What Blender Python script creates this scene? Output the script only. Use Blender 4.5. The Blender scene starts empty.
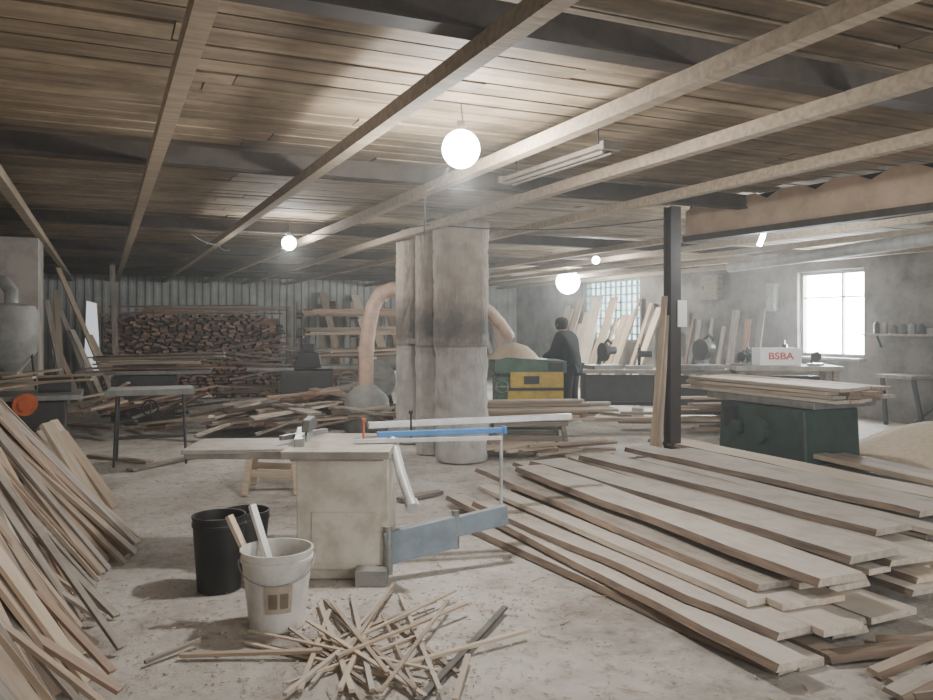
import bpy, bmesh, math, random
from mathutils import Vector, Matrix, noise
random.seed(11)
R=random.uniform
SC=bpy.context.scene
COL=SC.collection
EYE=1.5; F=800.0
A1=Vector((-0.413,0.911,0)); A2=Vector((0.911,0.413,0))
ANG=math.atan2(0.413,0.911)   # rotation of building frame
def W(s,t,z=0): return Vector((A2.x*t+A1.x*s, A2.y*t+A1.y*s, z))
def G(px,py,z=0):
    d=(EYE-z)*F/(py-325.0); return Vector((d*(px-466.5)/F,d,z))
def D(px,py,d): return Vector((d*(px-466.5)/F,d,EYE+d*(325-py)/F))

# ---------------------------------------------------------------- materials
def nodes(name):
    m=bpy.data.materials.new(name); m.use_nodes=True
    nt=m.node_tree; b=nt.nodes['Principled BSDF']; return m,nt,b
def ramp(nt,cols):
    r=nt.nodes.new('ShaderNodeValToRGB'); e=r.color_ramp.elements
    while len(e)<len(cols): e.new(0.5)
    for i,(p,c) in enumerate(cols): e[i].position=p; e[i].color=(*c,1)
    return r
DUST=(0.62,0.565,0.505)
def add_dust(nt,col_out,amount,thr=0.55,dust=DUST):
    g=nt.nodes.new('ShaderNodeNewGeometry'); sx=nt.nodes.new('ShaderNodeSeparateXYZ')
    nt.links.new(g.outputs['Normal'],sx.inputs[0])
    mr=nt.nodes.new('ShaderNodeMapRange'); mr.inputs[1].default_value=thr-0.2; mr.inputs[2].default_value=1.0
    mr.inputs[3].default_value=amount*.12; mr.inputs[4].default_value=amount
    nt.links.new(sx.outputs[2],mr.inputs[0])
    n=nt.nodes.new('ShaderNodeTexNoise'); n.inputs['Scale'].default_value=4; n.inputs['Detail'].default_value=8; n.inputs['Roughness'].default_value=.7
    nt.links.new(g.outputs['Position'],n.inputs['Vector'])
    mm=nt.nodes.new('ShaderNodeMath'); mm.operation='MULTIPLY'
    m2=nt.nodes.new('ShaderNodeMapRange'); m2.inputs[1].default_value=.36; m2.inputs[2].default_value=.58; m2.inputs[3].default_value=.3
    nt.links.new(n.outputs[0],m2.inputs[0]); nt.links.new(mr.outputs[0],mm.inputs[0]); nt.links.new(m2.outputs[0],mm.inputs[1])
    mx=nt.nodes.new('ShaderNodeMixRGB'); nt.links.new(mm.outputs[0],mx.inputs[0])
    nt.links.new(col_out,mx.inputs[1]); mx.inputs[2].default_value=(*dust,1)
    return mx.outputs[0]
def wood(name,c1,c2,dust=0.3,island=False,var=0.5,rough=.8,bump=.3,axis=(1.5,14,14)):
    m,nt,b=nodes(name)
    tc=nt.nodes.new('ShaderNodeTexCoord'); mp=nt.nodes.new('ShaderNodeMapping'); mp.inputs['Scale'].default_value=axis
    nt.links.new(tc.outputs['Object'],mp.inputs[0])
    if island:
        oi=nt.nodes.new('ShaderNodeNewGeometry'); rnd=oi.outputs['Random Per Island']
    else:
        oi=nt.nodes.new('ShaderNodeObjectInfo'); rnd=oi.outputs['Random']
    mu=nt.nodes.new('ShaderNodeMath'); mu.operation='MULTIPLY'; mu.inputs[1].default_value=60
    nt.links.new(rnd,mu.inputs[0])
    n=nt.nodes.new('ShaderNodeTexNoise'); n.noise_dimensions='4D'; n.inputs['Scale'].default_value=2.0; n.inputs['Detail'].default_value=7; n.inputs['Distortion'].default_value=.6
    nt.links.new(mp.outputs[0],n.inputs['Vector']); nt.links.new(mu.outputs[0],n.inputs['W'])
    r=ramp(nt,[(.32,c1),(.62,c2)]); nt.links.new(n.outputs[0],r.inputs[0])
    hsv=nt.nodes.new('ShaderNodeHueSaturation')
    mr=nt.nodes.new('ShaderNodeMapRange'); mr.inputs[3].default_value=1-var/2; mr.inputs[4].default_value=1+var/2
    nt.links.new(rnd,mr.inputs[0]); nt.links.new(mr.outputs[0],hsv.inputs['Value']); nt.links.new(r.outputs[0],hsv.inputs['Color'])
    out=hsv.outputs[0]
    if island:
        n2=nt.nodes.new('ShaderNodeTexNoise'); n2.inputs['Scale'].default_value=1.6; n2.inputs['Detail'].default_value=9; n2.inputs['Roughness'].default_value=.7; nt.links.new(tc.outputs['Object'],n2.inputs['Vector'])
        r2=ramp(nt,[(.38,(.60,.57,.54)),(.58,(1,1,1))]); nt.links.new(n2.outputs[0],r2.inputs[0])
        mx=nt.nodes.new('ShaderNodeMixRGB'); mx.blend_type='MULTIPLY'; mx.inputs[0].default_value=1; nt.links.new(out,mx.inputs[1]); nt.links.new(r2.outputs[0],mx.inputs[2]); out=mx.outputs[0]
    if dust>0: out=add_dust(nt,out,dust)
    nt.links.new(out,b.inputs['Base Color']); b.inputs['Roughness'].default_value=rough
    bp=nt.nodes.new('ShaderNodeBump'); bp.inputs['Strength'].default_value=bump; bp.inputs['Distance'].default_value=.01
    nt.links.new(n.outputs[0],bp.inputs['Height']); nt.links.new(bp.outputs[0],b.inputs['Normal'])
    return m
def paint(name,c,rough=.55,metal=0,var=.25,scale=7,dust=.35,bump=.1,grime=None):
    m,nt,b=nodes(name)
    tc=nt.nodes.new('ShaderNodeTexCoord')
    n=nt.nodes.new('ShaderNodeTexNoise'); n.inputs['Scale'].default_value=scale; n.inputs['Detail'].default_value=8; n.inputs['Roughness'].default_value=.65
    nt.links.new(tc.outputs['Object'],n.inputs['Vector'])
    g=grime or tuple(x*(1-var) for x in c)
    r=ramp(nt,[(.38,g),(.58,c)]); nt.links.new(n.outputs[0],r.inputs[0])
    out=r.outputs[0]
    if dust>0: out=add_dust(nt,out,dust)
    nt.links.new(out,b.inputs['Base Color']); b.inputs['Roughness'].default_value=rough; b.inputs['Metallic'].default_value=metal
    bp=nt.nodes.new('ShaderNodeBump'); bp.inputs['Strength'].default_value=bump; bp.inputs['Distance'].default_value=.01
    nt.links.new(n.outputs[0],bp.inputs['Height']); nt.links.new(bp.outputs[0],b.inputs['Normal'])
    return m
def emit(name,c,s):
    m=bpy.data.materials.new(name); m.use_nodes=True; nt=m.node_tree
    b=nt.nodes['Principled BSDF']; b.inputs['Base Color'].default_value=(*c,1)
    b.inputs['Emission Color'].default_value=(*c,1); b.inputs['Emission Strength'].default_value=s
    return m
def bagmat(name,top,mid,low,z0,z1):
    m,nt,b=nodes(name)
    g=nt.nodes.new('ShaderNodeTexCoord'); sx=nt.nodes.new('ShaderNodeSeparateXYZ'); nt.links.new(g.outputs['Object'],sx.inputs[0])
    n=nt.nodes.new('ShaderNodeTexNoise'); n.inputs['Scale'].default_value=3.2; n.inputs['Detail'].default_value=9; n.inputs['Roughness'].default_value=.65; nt.links.new(g.outputs['Object'],n.inputs['Vector'])
    ma=nt.nodes.new('ShaderNodeMath'); ma.operation='MULTIPLY_ADD'; ma.inputs[1].default_value=.6; nt.links.new(n.outputs[0],ma.inputs[0]); nt.links.new(sx.outputs[2],ma.inputs[2])
    mr=nt.nodes.new('ShaderNodeMapRange'); mr.inputs[1].default_value=z0+.3; mr.inputs[2].default_value=z1+.3; nt.links.new(ma.outputs[0],mr.inputs[0])
    r=ramp(nt,[(0,low),(.3,mid),(.5,mid),(1,top)]); nt.links.new(mr.outputs[0],r.inputs[0])
    n3=nt.nodes.new('ShaderNodeTexNoise'); n3.inputs['Scale'].default_value=7; n3.inputs['Detail'].default_value=8; nt.links.new(g.outputs['Object'],n3.inputs['Vector'])
    r3=ramp(nt,[(.35,(.72,.70,.68)),(.6,(1,1,1))]); nt.links.new(n3.outputs[0],r3.inputs[0])
    mx=nt.nodes.new('ShaderNodeMixRGB'); mx.blend_type='MULTIPLY'; mx.inputs[0].default_value=.8; nt.links.new(r.outputs[0],mx.inputs[1]); nt.links.new(r3.outputs[0],mx.inputs[2])
    nt.links.new(mx.outputs[0],b.inputs['Base Color']); b.inputs['Roughness'].default_value=.8
    mp=nt.nodes.new('ShaderNodeMapping'); mp.inputs['Scale'].default_value=(5,5,1.6); nt.links.new(g.outputs['Object'],mp.inputs[0])
    n4=nt.nodes.new('ShaderNodeTexNoise'); n4.inputs['Scale'].default_value=1.4; n4.inputs['Detail'].default_value=5; n4.inputs['Distortion'].default_value=1.6; nt.links.new(mp.outputs[0],n4.inputs['Vector'])
    bp=nt.nodes.new('ShaderNodeBump'); bp.inputs['Strength'].default_value=.7; bp.inputs['Distance'].default_value=.06
    nt.links.new(n4.outputs[0],bp.inputs['Height']); nt.links.new(bp.outputs[0],b.inputs['Normal'])
    return m
M_pale=wood('pale_dusty_wood',(.34,.28,.215),(.54,.46,.375),.8,var=.45)
M_fresh=wood('fresh_cut_wood',(.42,.325,.23),(.60,.48,.355),.45,var=.45)
M_tan=wood('tan_wood',(.25,.18,.12),(.40,.295,.205),.4,var=.55)
M_red=wood('reddish_wood',(.20,.12,.078),(.34,.225,.155),.3,var=.55)
M_grey=wood('grey_weathered_wood',(.14,.115,.092),(.30,.25,.205),.45,var=.6)
M_bark=wood('bark_edge',(.085,.058,.04),(.23,.16,.11),.15,var=.7,bump=.9)
M_fire=wood('offcut_wood',(.10,.055,.035),(.25,.145,.095),.08,var=1.4)
M_ceil=wood('ceiling_planks_wood',(.165,.122,.078),(.33,.255,.17),0,island=True,var=.38,bump=.25,axis=(.7,7,7))
M_beam=wood('beam_wood',(.27,.21,.148),(.40,.32,.23),.0,var=.2)
M_dark=paint('dark_steel_beam',(.06,.044,.034),.7,0,.4,dust=0)
M_post=paint('brown_post_paint',(.035,.021,.018),.6,0,.35,dust=.1)
M_metal=paint('worn_steel',(.30,.30,.29),.4,.5,.35,dust=.45)
M_alu=paint('dusty_aluminium',(.56,.57,.57),.4,.25,.2,dust=.5)
M_cream=paint('cream_machine_paint',(.68,.62,.53),.55,0,.18,5,dust=.4,grime=(.47,.41,.335))
M_tabletop=paint('dusty_cast_table',(.36,.325,.28),.6,.1,.35,dust=.6)
M_blue=paint('blue_rail_paint',(.05,.20,.48),.45,0,.2,dust=.2)
M_bluegrey=paint('blue_grey_paint',(.22,.28,.335),.5,.1,.25,dust=.4)
M_green=paint('dark_green_paint',(.026,.065,.053),.55,0,.35,dust=.25)
M_green2=paint('bright_green_paint',(.045,.125,.075),.5,0,.4,dust=.25)
M_yellow=paint('yellow_paint',(.65,.42,.045),.5,0,.3,dust=.1)
M_black=paint('black_paint',(.014,.014,.015),.5,0,.3,dust=.12)
M_dgrey=paint('dark_grey_paint',(.042,.042,.04),.5,0,.3,dust=.25)
M_orange=paint('orange_paint',(.62,.13,.03),.5,0,.3,dust=.1)
M_lgrey=paint('light_grey_paint',(.29,.29,.27),.6,0,.3,dust=.4)
M_dull=paint('dull_fixture_paint',(.17,.145,.115),.7,0,.3,dust=.05)
M_white=paint('white_plastic',(.72,.70,.65),.45,0,.25,5,dust=.2)
M_paper=paint('white_paper',(.82,.81,.79),.8,0,.05,dust=0)
M_redp=paint('red_paint',(.55,.04,.03),.5,0,.2,dust=0)
M_cloth=bagmat('filter_cloth',(.36,.305,.245),(.125,.105,.09),(.31,.28,.25),1.2,1.85)
M_bag=bagmat('milky_dust_bag',(.36,.335,.31),(.46,.44,.41),(.54,.52,.495),.3,1.2)
M_pink=paint('pinkish_duct',(.60,.41,.31),.6,0,.25,dust=.15)
M_card=paint('brown_cardboard',(.54,.40,.285),.9,0,.25,3,dust=.0)
M_plaster=paint('plaster_wall',(.34,.31,.275),.95,0,.4,2.5,dust=.0,bump=.6,grime=(.20,.178,.155))
M_wallr=paint('grimy_wall',(.23,.208,.186),.95,0,.4,1.5,dust=.0,bump=.6,grime=(.10,.088,.077))
M_corr=paint('corrugated_zinc',(.38,.38,.36),.6,.1,.3,1.5,dust=0,grime=(.24,.235,.22))
M_skin=paint('skin',(.36,.22,.16),.6,0,.08,dust=0)
M_jacket=paint('black_jacket_cloth',(.004,.004,.005),.95,0,.3,dust=0)
M_trouser=paint('dark_trouser_cloth',(.008,.009,.011),.95,0,.3,dust=0)
M_hair=paint('dark_hair',(.008,.007,.006),.9,0,.3,dust=0)
M_bulb=emit('lit_globe',(1,.99,.97),80)
M_bulb2=emit('lit_globe_far',(.93,1,.97),80)
M_day=emit('daylight_pane',(.95,.98,1.0),50)
M_sawdust=paint('sawdust',(.62,.50,.37),1,0,.15,20,dust=.0,bump=.8)

def floor_mat():
    m,nt,b=nodes('dusty_concrete_floor')
    tc=nt.nodes.new('ShaderNodeTexCoord')
    n1=nt.nodes.new('ShaderNodeTexNoise'); n1.inputs['Scale'].default_value=1.0; n1.inputs['Detail'].default_value=11; n1.inputs['Roughness'].default_value=.72
    n2=nt.nodes.new('ShaderNodeTexNoise'); n2.inputs['Scale'].default_value=10; n2.inputs['Detail'].default_value=10; n2.inputs['Roughness'].default_value=.78
    for n in (n1,n2): nt.links.new(tc.outputs['Object'],n.inputs['Vector'])
    r1=ramp(nt,[(.36,(.40,.35,.305)),(.46,(.60,.55,.495)),(.60,(.76,.715,.655))]); nt.links.new(n1.outputs[0],r1.inputs[0])
    r2=ramp(nt,[(.37,(.46,.43,.405)),(.48,(1,1,1))]); nt.links.new(n2.outputs[0],r2.inputs[0])
    mx=nt.nodes.new('ShaderNodeMixRGB'); mx.blend_type='MULTIPLY'; mx.inputs[0].default_value=.65
    nt.links.new(r1.outputs[0],mx.inputs[1]); nt.links.new(r2.outputs[0],mx.inputs[2])
    nt.links.new(mx.outputs[0],b.inputs['Base Color']); b.inputs['Roughness'].default_value=.95
    bp=nt.nodes.new('ShaderNodeBump'); bp.inputs['Strength'].default_value=.85; bp.inputs['Distance'].default_value=.035
    nt.links.new(n2.outputs[0],bp.inputs['Height']); nt.links.new(bp.outputs[0],b.inputs['Normal'])
    return m
M_floor=floor_mat()

# ---------------------------------------------------------------- mesh builder
class MB:
    def __init__(s): s.v=[]; s.f=[]; s.mi=[]
    def add(s,vs,fs,mi=0):
        o=len(s.v); s.v+= [tuple(v) for v in vs]; s.f+=[tuple(i+o for i in f) for f in fs]; s.mi+=[mi]*len(fs); return s
    def box(s,c,size,rot=None,mi=0):
        hx,hy,hz=[a/2 for a in size]
        vs=[Vector((x,y,z)) for x in(-hx,hx) for y in(-hy,hy) for z in(-hz,hz)]
        if rot is not None:
            q=Matrix.Rotation(rot[2],3,'Z')@Matrix.Rotation(rot[1],3,'Y')@Matrix.Rotation(rot[0],3,'X'); vs=[q@v for v in vs]
        vs=[v+Vector(c) for v in vs]
        return s.add(vs,[(0,1,3,2),(4,6,7,5),(0,4,5,1),(2,3,7,6),(0,2,6,4),(1,5,7,3)],mi)
    def bar(s,p1,p2,w,h,mi=0):
        p1=Vector(p1);p2=Vector(p2);x=(p2-p1);L=x.length;x.normalize()
        up=Vector((0,0,1)) if abs(x.z)<.95 else Vector((0,1,0))
        y=up.cross(x).normalized(); z=x.cross(y)
        vs=[]
        for p in(p1,p2):
            for a,b in((-1,-1),(1,-1),(1,1),(-1,1)): vs.append(p+y*a*w/2+z*b*h/2)
        return s.add(vs,[(0,3,2,1),(4,5,6,7),(0,1,5,4),(1,2,6,5),(2,3,7,6),(3,0,4,7)],mi)
    def tube(s,pts,r,seg=14,cap=True,mi=0):
        pts=[Vector(p) for p in pts]; rs=r if isinstance(r,(list,tuple)) else [r]*len(pts)
        vs=[];fs=[]; prev=None
        for i,p in enumerate(pts):
            t=(pts[min(i+1,len(pts)-1)]-pts[max(i-1,0)]).normalized()
            if prev is None:
                up=Vector((0,0,1)) if abs(t.z)<.9 else Vector((1,0,0)); a=up.cross(t).normalized()
            else: a=(prev-t*prev.dot(t)).normalized()
            prev=a; b=t.cross(a)
            for k in range(seg):
                th=2*math.pi*k/seg; vs.append(p+(a*math.cos(th)+b*math.sin(th))*rs[i])
        for i in range(len(pts)-1):
            for k in range(seg):
                k2=(k+1)%seg; fs.append((i*seg+k,i*seg+k2,(i+1)*seg+k2,(i+1)*seg+k))
        if cap:
            fs.append(tuple(range(seg-1,-1,-1))); fs.append(tuple((len(pts)-1)*seg+k for k in range(seg)))
        return s.add(vs,fs,mi)
    def cyl(s,p1,p2,r,r2=None,seg=20,mi=0): return s.tube([p1,p2],[r,r if r2 is None else r2],seg,True,mi)
    def lathe(s,prof,c=(0,0,0),seg=28,wob=0,mi=0,seed=0,zf=1.2):
        vs=[];fs=[];c=Vector(c)
        for i,(r,z) in enumerate(prof):
            for k in range(seg):
                th=2*math.pi*k/seg
                rr=r*(1+wob*noise.noise(Vector((math.cos(th)*1.5+seed,math.sin(th)*1.5,z*zf))))
                vs.append(c+Vector((rr*math.cos(th),rr*math.sin(th),z)))
        for i in range(len(prof)-1):
            for k in range(seg):
                k2=(k+1)%seg; fs.append((i*seg+k,i*seg+k2,(i+1)*seg+k2,(i+1)*seg+k))
        return s.add(vs,fs,mi)
    def prism(s,poly,y0,y1,mi=0):   # poly in xz
        n=len(poly); vs=[Vector((x,y0,z)) for x,z in poly]+[Vector((x,y1,z)) for x,z in poly]
        fs=[tuple(range(n)),tuple(range(2*n-1,n-1,-1))]+[(i,i+n,(i+1)%n+n,(i+1)%n) for i in range(n)]
        return s.add(vs,fs,mi)
    def mesh(s,name,mats,smooth=False):
        me=bpy.data.meshes.new(name); me.from_pydata(s.v,[],s.f)
        for m in (mats if isinstance(mats,(list,tuple)) else [mats]): me.materials.append(m)
        for p,i in zip(me.polygons,s.mi): p.material_index=i; p.use_smooth=smooth
        bm=bmesh.new(); bm.from_mesh(me); bmesh.ops.recalc_face_normals(bm,faces=bm.faces); bm.to_mesh(me); bm.free()
        return me
def link(o): COL.objects.link(o); return o
def tag(o,label,cat,group=None):
    o['label']=label; o['category']=cat
    if group: o['group']=group
    return o
def part(name,mb,mats,parent=None,smooth=False,bevel=0,label=None):
    o=bpy.data.objects.new(name,mb.mesh(name,mats,smooth)); link(o)
    if parent is not None: o.parent=parent
    if bevel:
        md=o.modifiers.new('bev','BEVEL'); md.width=bevel; md.segments=2; md.limit_method='ANGLE'; md.angle_limit=math.radians(40)
    if smooth:
        try:
            o.data.set_sharp_from_angle(angle=math.radians(45))
        except Exception: pass
    if label: o['label']=label
    return o
def thing(name,label,cat,loc,rz=0,group=None):
    e=bpy.data.objects.new(name,None); e.empty_display_size=.2; link(e)
    e.location=loc; e.rotation_euler=(0,0,rz); tag(e,label,cat,group); return e
def solo(name,mb,mats,label,cat,loc=(0,0,0),rz=0,smooth=False,bevel=0,group=None):
    o=part(name,mb,mats,None,smooth,bevel); o.location=loc; o.rotation_euler=(0,0,rz); tag(o,label,cat,group); return o
def structure(name,mb,mats,loc=(0,0,0),rz=0):
    o=part(name,mb,mats); o.location=loc; o.rotation_euler=(0,0,rz); o['kind']='structure'; o['label']=name.split('_')[0]+' of the workshop'; return o

def plank_mesh(L,Wd,T,seed,live=False,n=16,mats=None,warp=.008):
    vs=[];fs=[];mi=[]
    for i in range(n+1):
        x=-L/2+L*i/n
        a=noise.noise(Vector((x*1.5,seed*3.1,0)));b=noise.noise(Vector((x*1.6,seed*3.1+50,0)));c=noise.noise(Vector((x*.8,seed*2.1,9)))
        a+=.4*noise.noise(Vector((x*5,seed*3.1,7))); b+=.4*noise.noise(Vector((x*5,seed*3.1+20,7)))
        k=.12 if live else .008
        wl=Wd/2*(1+k*2*a); wr=Wd/2*(1+k*2*b); fl=.018 if live else 0
        z=c*warp
        vs+=[(x,-wl-fl,-T/2+z),(x,wr+fl,-T/2+z),(x,wr,T/2+z),(x,-wl,T/2+z)]
    for i in range(n):
        o=i*4
        fs+=[(o,o+4,o+5,o+1),(o+1,o+5,o+6,o+2),(o+2,o+6,o+7,o+3),(o+3,o+7,o+4,o)]; e=1 if live else 0; mi+=[0,e,0,e]
    fs+=[(0,1,2,3),(n*4+3,n*4+2,n*4+1,n*4)]; mi+=[0,0]
    me=bpy.data.meshes.new('plank'); me.from_pydata(vs,[],fs)
    for m in mats: me.materials.append(m)
    for p,i in zip(me.polygons,mi): p.material_index=i
    bm=bmesh.new(); bm.from_mesh(me); bmesh.ops.recalc_face_normals(bm,faces=bm.faces); bm.to_mesh(me); bm.free()
    return me
def orient(p1,p2,roll=0):
    x=(p2-p1).normalized(); up=Vector((0,0,1)) if abs(x.z)<.9998 else A1
    y=up.cross(x).normalized(); z=x.cross(y)
    m=Matrix((x,y,z)).transposed().to_4x4(); m=m@Matrix.Rotation(roll,4,'X'); m.translation=(p1+p2)/2
    return m
SEED=[0]
def board(p1,p2,Wd,T,mat=None,live=False,roll=0,name='wooden_board',label='rough sawn wooden board',cat='board',group=None,me=None):
    p1=Vector(p1);p2=Vector(p2); SEED[0]+=1
    if me is None: me=plank_mesh((p2-p1).length,Wd,T,SEED[0],live,mats=[mat or M_pale]+([M_bark] if live else []))
    o=bpy.data.objects.new(name,me); link(o); o.matrix_world=orient(p1,p2,roll); tag(o,label,cat,group); return o

# ---------------------------------------------------------------- camera
cam=bpy.data.cameras.new('camera'); co=bpy.data.objects.new('camera',cam); link(co)
co.location=(0,0,EYE); co.rotation_euler=(math.pi/2,0,0); cam.sensor_width=36; cam.lens=F/933*36; cam.shift_y=-25/933; cam.clip_end=200
SC.camera=co

# ---------------------------------------------------------------- world: dusty air in the hall
w=bpy.data.worlds.new('world'); SC.world=w; w.use_nodes=True
nt=w.node_tree
nt.nodes['Background'].inputs[0].default_value=(.86,.93,1,1); nt.nodes['Background'].inputs[1].default_value=1.6
vs_=nt.nodes.new('ShaderNodeVolumeScatter'); vs_.inputs['Density'].default_value=.0075; vs_.inputs['Anisotropy'].default_value=.5; vs_.inputs['Color'].default_value=(.97,1,.99,1)
nt.links.new(vs_.outputs[0],nt.nodes['World Output'].inputs['Volume'])
def area(loc,direction,sx,sy,power,color=(1,1,1)):
    l=bpy.data.lights.new('daylight_and_fill','AREA'); l.shape='RECTANGLE'; l.size=sx; l.size_y=sy; l.energy=power; l.color=color
    o=bpy.data.objects.new('daylight_and_fill',l); link(o); o.location=loc; o.rotation_euler=Vector(direction).to_track_quat('-Z','Z').to_euler(); return o
def point(loc,power,r=.1,color=(1,.99,.955)):
    l=bpy.data.lights.new('lamp_light','POINT'); l.energy=power; l.shadow_soft_size=r; l.color=color
    o=bpy.data.objects.new('lamp_light',l); link(o); o.location=loc; return o
area(W(-3.3,4.2,1.5),A1,8.0,2.6,330,(.94,.98,1))  # added fill lamp behind the camera, at the unseen open front
area(W(9.7,11.0,1.7),-A2,1.3,1.4,160,(.9,.97,1))
area(W(16.1,10.95,1.85),-A2,2.2,1.4,120,(.88,.98,1))

# ---------------------------------------------------------------- room shell
S0,S1,T0,T1,H=-3.5,20.9,-1.64,11.1,2.76
mb=MB(); nx,ny=60,110
vs=[];fs=[]
for j in range(ny+1):
    for i in range(nx+1):
        x=T0-.3+(T1-T0+.6)*i/nx; y=S0+(S1-S0+.3)*j/ny
        vs.append((x,y,-.006+.006*noise.noise(Vector((x*2,y*2,0)))))
for j in range(ny):
    for i in range(nx): a=j*(nx+1)+i; fs.append((a,a+1,a+nx+2,a+nx+1))
mb.add(vs,fs); fl=structure('floor',mb,M_floor,rz=ANG)
for p in fl.data.polygons: p.use_smooth=True
mb=MB(); y=S0
while y<S1:
    wd=R(.17,.23); x=T0-R(0,2.0)
    while x<T1:
        L=R(2.8,4.6); zz=H+R(0,.012)
        mb.box((x+L/2,y+wd/2,zz+.012),(L-.008,wd-R(.016,.042),.024),rot=(R(-.02,.02),0,R(-.003,.003)))
        x+=L
    y+=wd
structure('ceiling',mb,M_ceil,rz=ANG)
mb=MB(); mb.box(((T0+T1)/2,(S0+S1)/2,H+.1),(T1-T0+1,S1-S0+1,.06)); structure('trim_1',mb,M_dark,rz=ANG)
n=2
for s in (-1.0,2.76,5.85,9.7,13.0,16.2,19.2):
    mb=MB()
    mb.box(((T0+T1)/2,s,2.675),(T1-T0,.08,.12)); mb.box(((T0+T1)/2,s,2.610),(T1-T0,.12,.012))
    structure('trim_%d'%n,mb,M_dark,rz=ANG); n+=1
for X0 in (-.75,.33,1.46,2.55,3.55,4.7,7.1,8.2,9.3,10.4,11.5):
    mb=MB(); t=X0*.911
    mb.bar((t+R(-.01,.01),S0,2.568),(t+R(-.01,.01),S1,2.568),.078,.075)
    structure('trim_%d'%n,mb,M_beam,rz=ANG); n+=1
mb=MB(); mb.box((T0-.1,(S0+S1)/2,1.45),(.2,S1-S0,2.9)); structure('wall_left',mb,M_plaster,rz=ANG)
mb=MB(); mb.box((-1.17,11.05,1.26),(.94,.9,2.52)); structure('wall_pillar',mb,M_plaster,rz=ANG)
mb=MB(); x=T0; vs=[];fs=[]
prof=[(0,0),(.07,0),(.1,.03),(.16,.03),(.19,0)]
pts=[]
while x<T1:
    for a,b in prof[:-1]: pts.append((x+a,S1-b))
    x+=.19
for a,b in pts: vs+=[(a,b,0),(a,b,2.85)]
for i in range(len(pts)-1): fs.append((2*i,2*i+2,2*i+3,2*i+1))
mb.add(vs,fs); structure('wall_back',mb,M_corr,rz=ANG)
mb=MB()
def wr(s0,s1,z0,z1): mb.box((T1+.15,(s0+s1)/2,(z0+z1)/2),(.3,s1-s0,z1-z0))
wins=[(9.05,10.4,.96,2.42),(14.95,17.3,1.1,2.6)]
wr(S0,9.05,0,2.9); wr(9.05,10.4,0,.96); wr(9.05,10.4,2.42,2.9); wr(10.4,14.95,0,2.9); wr(14.95,17.3,0,1.1); wr(14.95,17.3,2.6,2.9); wr(17.3,S1,0,2.9)
structure('wall_right',mb,M_wallr,rz=ANG)
mb=MB(); mb.box((T0+.8,S0,1.45),(1.6,.2,2.9)); mb.box((T1-2,S0,1.45),(4,.2,2.9)); structure('wall_front',mb,M_plaster,rz=ANG)
for i,(s0,s1,z0,z1) in enumerate(wins):
    e=bpy.data.objects.new('window_%d'%(i+1),None); link(e); e.location=W((s0+s1)/2,T1,0); e.rotation_euler=(0,0,ANG); e['kind']='structure'; e['label']='bright daylit window'
    hw=(s1-s0)/2; mb=MB(); zc=(z0+z1)/2
    fr=.06
    for yy in(-hw+fr/2,hw-fr/2): mb.box((.12,yy,zc),(.09,fr,z1-z0))
    for zz in(z0+fr/2,z1-fr/2): mb.box((.12,0,zz),(.09,2*hw,fr))
    if i==0:
        mb.box((.12,-.18,zc),(.05,.03,z1-z0)); mb.box((.12,0,z1-.45),(.05,2*hw,.025)); mb.box((-.02,0,z0-.02),(.3,2*hw+.1,.04))
    else:
        for k in range(1,11): mb.box((.10,-hw+2*hw*k/11,zc),(.05,.035,z1-z0))
        for k in range(1,8): mb.box((.10,0,z0+(z1-z0)*k/8),(.05,2*hw,.035))
    o=part('window_frame',mb,M_lgrey if i==0 else paint('block_mortar',(.35,.42,.42)),e); o['kind']='structure'
    mb=MB(); mb.box((.17,0,zc),(.01,2*hw,z1-z0)); 
    o=part('window_pane',mb,M_day if i==0 else emit('glass_blocks',(.70,.93,.97),3.2),e); o['kind']='structure'

# ---------------------------------------------------------------- lamps
def globe(loc,r,mat,label,zc=2.76,pw=80):
    e=thing('globe_lamp',label,'lamp',(loc[0],loc[1],loc[2]))
    mb=MB(); prof=[]
    for k in range(13):
        a=-math.pi/2+math.pi*k/12; prof.append((max(.001,r*math.cos(a)),r*math.sin(a)))
    mb.lathe(prof,seg=24); part('bulb_globe',mb,mat,e,True)
    mb=MB(); mb.cyl((0,0,r*.9),(0,0,r+.05),.03,.022); part('lamp_socket',mb,M_dull,e,True)
    mb=MB(); mb.tube([(0,0,r+.04),(0.01,0,(zc-loc[2])*.6),(0,0,zc-loc[2]-.01)],.004,6); part('power_cord',mb,M_dull,e)
    point((loc[0],loc[1],loc[2]-r-.06),pw,.05)
    return e
lz=2.5; dd=(lz-1.5)*800/(325-149)
globe(D(461,149,dd),.108,M_bulb,'large bright white globe bulb hanging from the ceiling',pw=135)
globe(D(289,243,9.6),.085,M_bulb,'small lit bulb hanging below the planks',pw=80)
globe(D(568,282,17.5),.26,M_bulb2,'bright cool white lamp near the glass block window',pw=190)
globe(D(596,260,12.5),.06,M_bulb2,'tiny lit bulb under the beams',pw=60)
globe(Vector((3.3,1.2,2.42)),.105,M_bulb,'added globe bulb out of view, brightening the hall',pw=105)  # unseen extra bulb, added to brighten the hall
e=thing('tube_lamp','short bare lit tube hanging by a wire','lamp',D(763,236,8.5))
mb=MB(); mb.tube([(-.04,0,-.1),(0,0,0),(.01,0,.08)],.025,10); part('glass_tube',mb,M_bulb,e,True)
mb=MB(); mb.tube([(.01,0,.08),(.02,0,.16),(0,0,2.75-e.location.z)],.006,6); part('power_cord',mb,M_black,e)
point(D(763,236,8.5)+Vector((0,0,-.2)),80,.05,(.95,1,1))

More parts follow.
